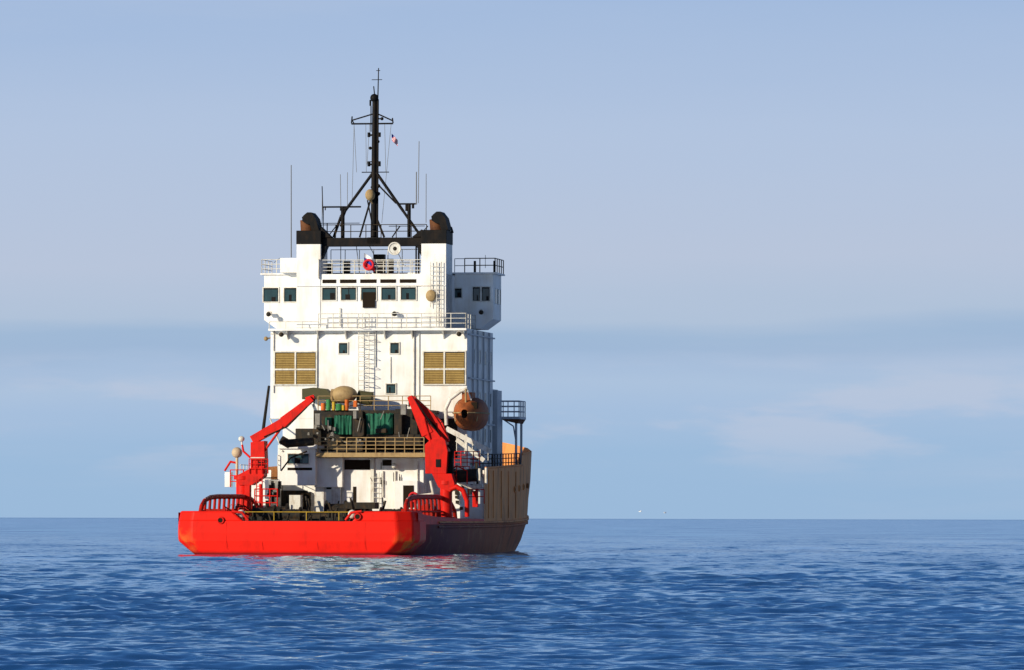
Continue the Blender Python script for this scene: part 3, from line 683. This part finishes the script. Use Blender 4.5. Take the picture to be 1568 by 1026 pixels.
# ------------------------------------------------------------ world
EL=math.radians(17); AZ=math.radians(50)   # about 41 degrees off the ship's stern line, to port
w=bpy.data.worlds.new('World'); scene.world=w; w.use_nodes=True; N=w.node_tree.nodes; L=w.node_tree.links
bg=N['Background']; bg.inputs['Strength'].default_value=.1
sky=N.new('ShaderNodeTexSky'); sky.sky_type='NISHITA'; sky.sun_disc=False; sky.sun_elevation=EL; sky.sun_rotation=math.pi+AZ; sky.altitude=0; sky.air_density=1.0; sky.dust_density=.4; sky.ozone_density=2
tc=N.new('ShaderNodeTexCoord'); sx=N.new('ShaderNodeSeparateXYZ'); L.new(tc.outputs['Generated'],sx.inputs[0])
def noise(scale,detail,seed=0):
    mp=N.new('ShaderNodeMapping'); mp.inputs['Scale'].default_value=scale; mp.inputs['Location'].default_value=(seed,seed*.7,0); L.new(tc.outputs['Generated'],mp.inputs[0])
    n=N.new('ShaderNodeTexNoise'); n.inputs['Scale'].default_value=1; n.inputs['Detail'].default_value=detail; n.inputs['Roughness'].default_value=.55; L.new(mp.outputs[0],n.inputs['Vector']); return n.outputs[0]
def math_(op,a,b_):
    q=N.new('ShaderNodeMath'); q.operation=op
    for i,x in enumerate((a,b_)):
        if isinstance(x,(int,float)): q.inputs[i].default_value=x
        else: L.new(x,q.inputs[i])
    return q.outputs[0]
def mrange(s,a,b_,c,d):
    q=N.new('ShaderNodeMapRange'); q.interpolation_type='SMOOTHSTEP'
    for i,x in enumerate((a,b_,c,d)): q.inputs[i+1].default_value=x
    L.new(s,q.inputs[0]); return q.outputs[0]
zz=math_('ADD',sx.outputs[2],math_('MULTIPLY',math_('SUBTRACT',noise((9,9,75),6),.5),.010))
zz=math_('SUBTRACT',zz,math_('MULTIPLY',sx.outputs[0],.012))
t=math_('MULTIPLY',zz,10)
rp=N.new('ShaderNodeValToRGB')
stops=[(780,(155,186,218)),(700,(156,187,219)),(620,(166,191,221)),(580,(172,194,221)),(555,(167,190,219)),(535,(159,184,214)),(510,(160,185,214)),(482,(176,194,217)),(400,(184,197,219)),(200,(178,196,223)),(0,(163,187,221))]
el=rp.color_ramp.elements
for i,(y,cc) in enumerate(stops):
    pos=(793-y)/9200*10
    e=el[i] if i<2 else el.new(pos)
    e.position=pos; e.color=lin(*cc)
L.new(t,rp.inputs[0])
cf=math_('MULTIPLY',mrange(noise((22,22,110),7,3.1),.47,.62,0,.6),math_('MULTIPLY',mrange(sx.outputs[2],.004,.015,0,1),mrange(sx.outputs[2],.022,.029,1,0)))
cm=N.new('ShaderNodeMix'); cm.data_type='RGBA'; L.new(cf,cm.inputs[0]); L.new(rp.outputs[0],cm.inputs[6]); cm.inputs[7].default_value=lin(190,200,220)
cf2=mrange(noise((6,6,60),6,8.2),.5,.75,0,.35)
cm2=N.new('ShaderNodeMix'); cm2.data_type='RGBA'; L.new(cf2,cm2.inputs[0]); L.new(cm.outputs[2],cm2.inputs[6]); cm2.inputs[7].default_value=lin(186,199,221)
sc10=N.new('ShaderNodeVectorMath'); sc10.operation='SCALE'; L.new(cm2.outputs[2],sc10.inputs[0]); sc10.inputs['Scale'].default_value=10
tint=N.new('ShaderNodeVectorMath'); tint.operation='MULTIPLY'; L.new(sky.outputs[0],tint.inputs[0]); tint.inputs[1].default_value=(.34,.50,.74)
mx=N.new('ShaderNodeMix'); mx.data_type='RGBA'; L.new(mrange(sx.outputs[2],.09,.20,1,0),mx.inputs[0]); L.new(tint.outputs[0],mx.inputs[6]); L.new(sc10.outputs[0],mx.inputs[7])
L.new(mx.outputs[2],bg.inputs[0])
sl=bpy.data.lights.new('sun','SUN'); sl.energy=5.0; sl.angle=math.radians(.5); sl.color=(1,.89,.69)
so=bpy.data.objects.new('sun',sl); scene.collection.objects.link(so)
d=Vector((-math.sin(AZ)*math.cos(EL),-math.cos(AZ)*math.cos(EL),math.sin(EL)))
so.rotation_euler=d.to_track_quat('Z','Y').to_euler()
# ------------------------------------------------------------ camera
cd=bpy.data.cameras.new('camera'); cam=bpy.data.objects.new('camera',cd); scene.collection.objects.link(cam)
cd.sensor_width=36; cd.lens=F/1568*36; cd.clip_end=200000; cd.clip_start=1
cam.matrix_world=Matrix.Translation((0,-CAM_D,CAM_H))@Matrix.Rotation(math.pi/2+math.atan(280.7/F),4,'X')@Matrix.Rotation(math.radians(.12),4,'Z')
scene.camera=cam
scene.view_settings.view_transform='Standard'; scene.view_settings.look='None'; scene.view_settings.exposure=0
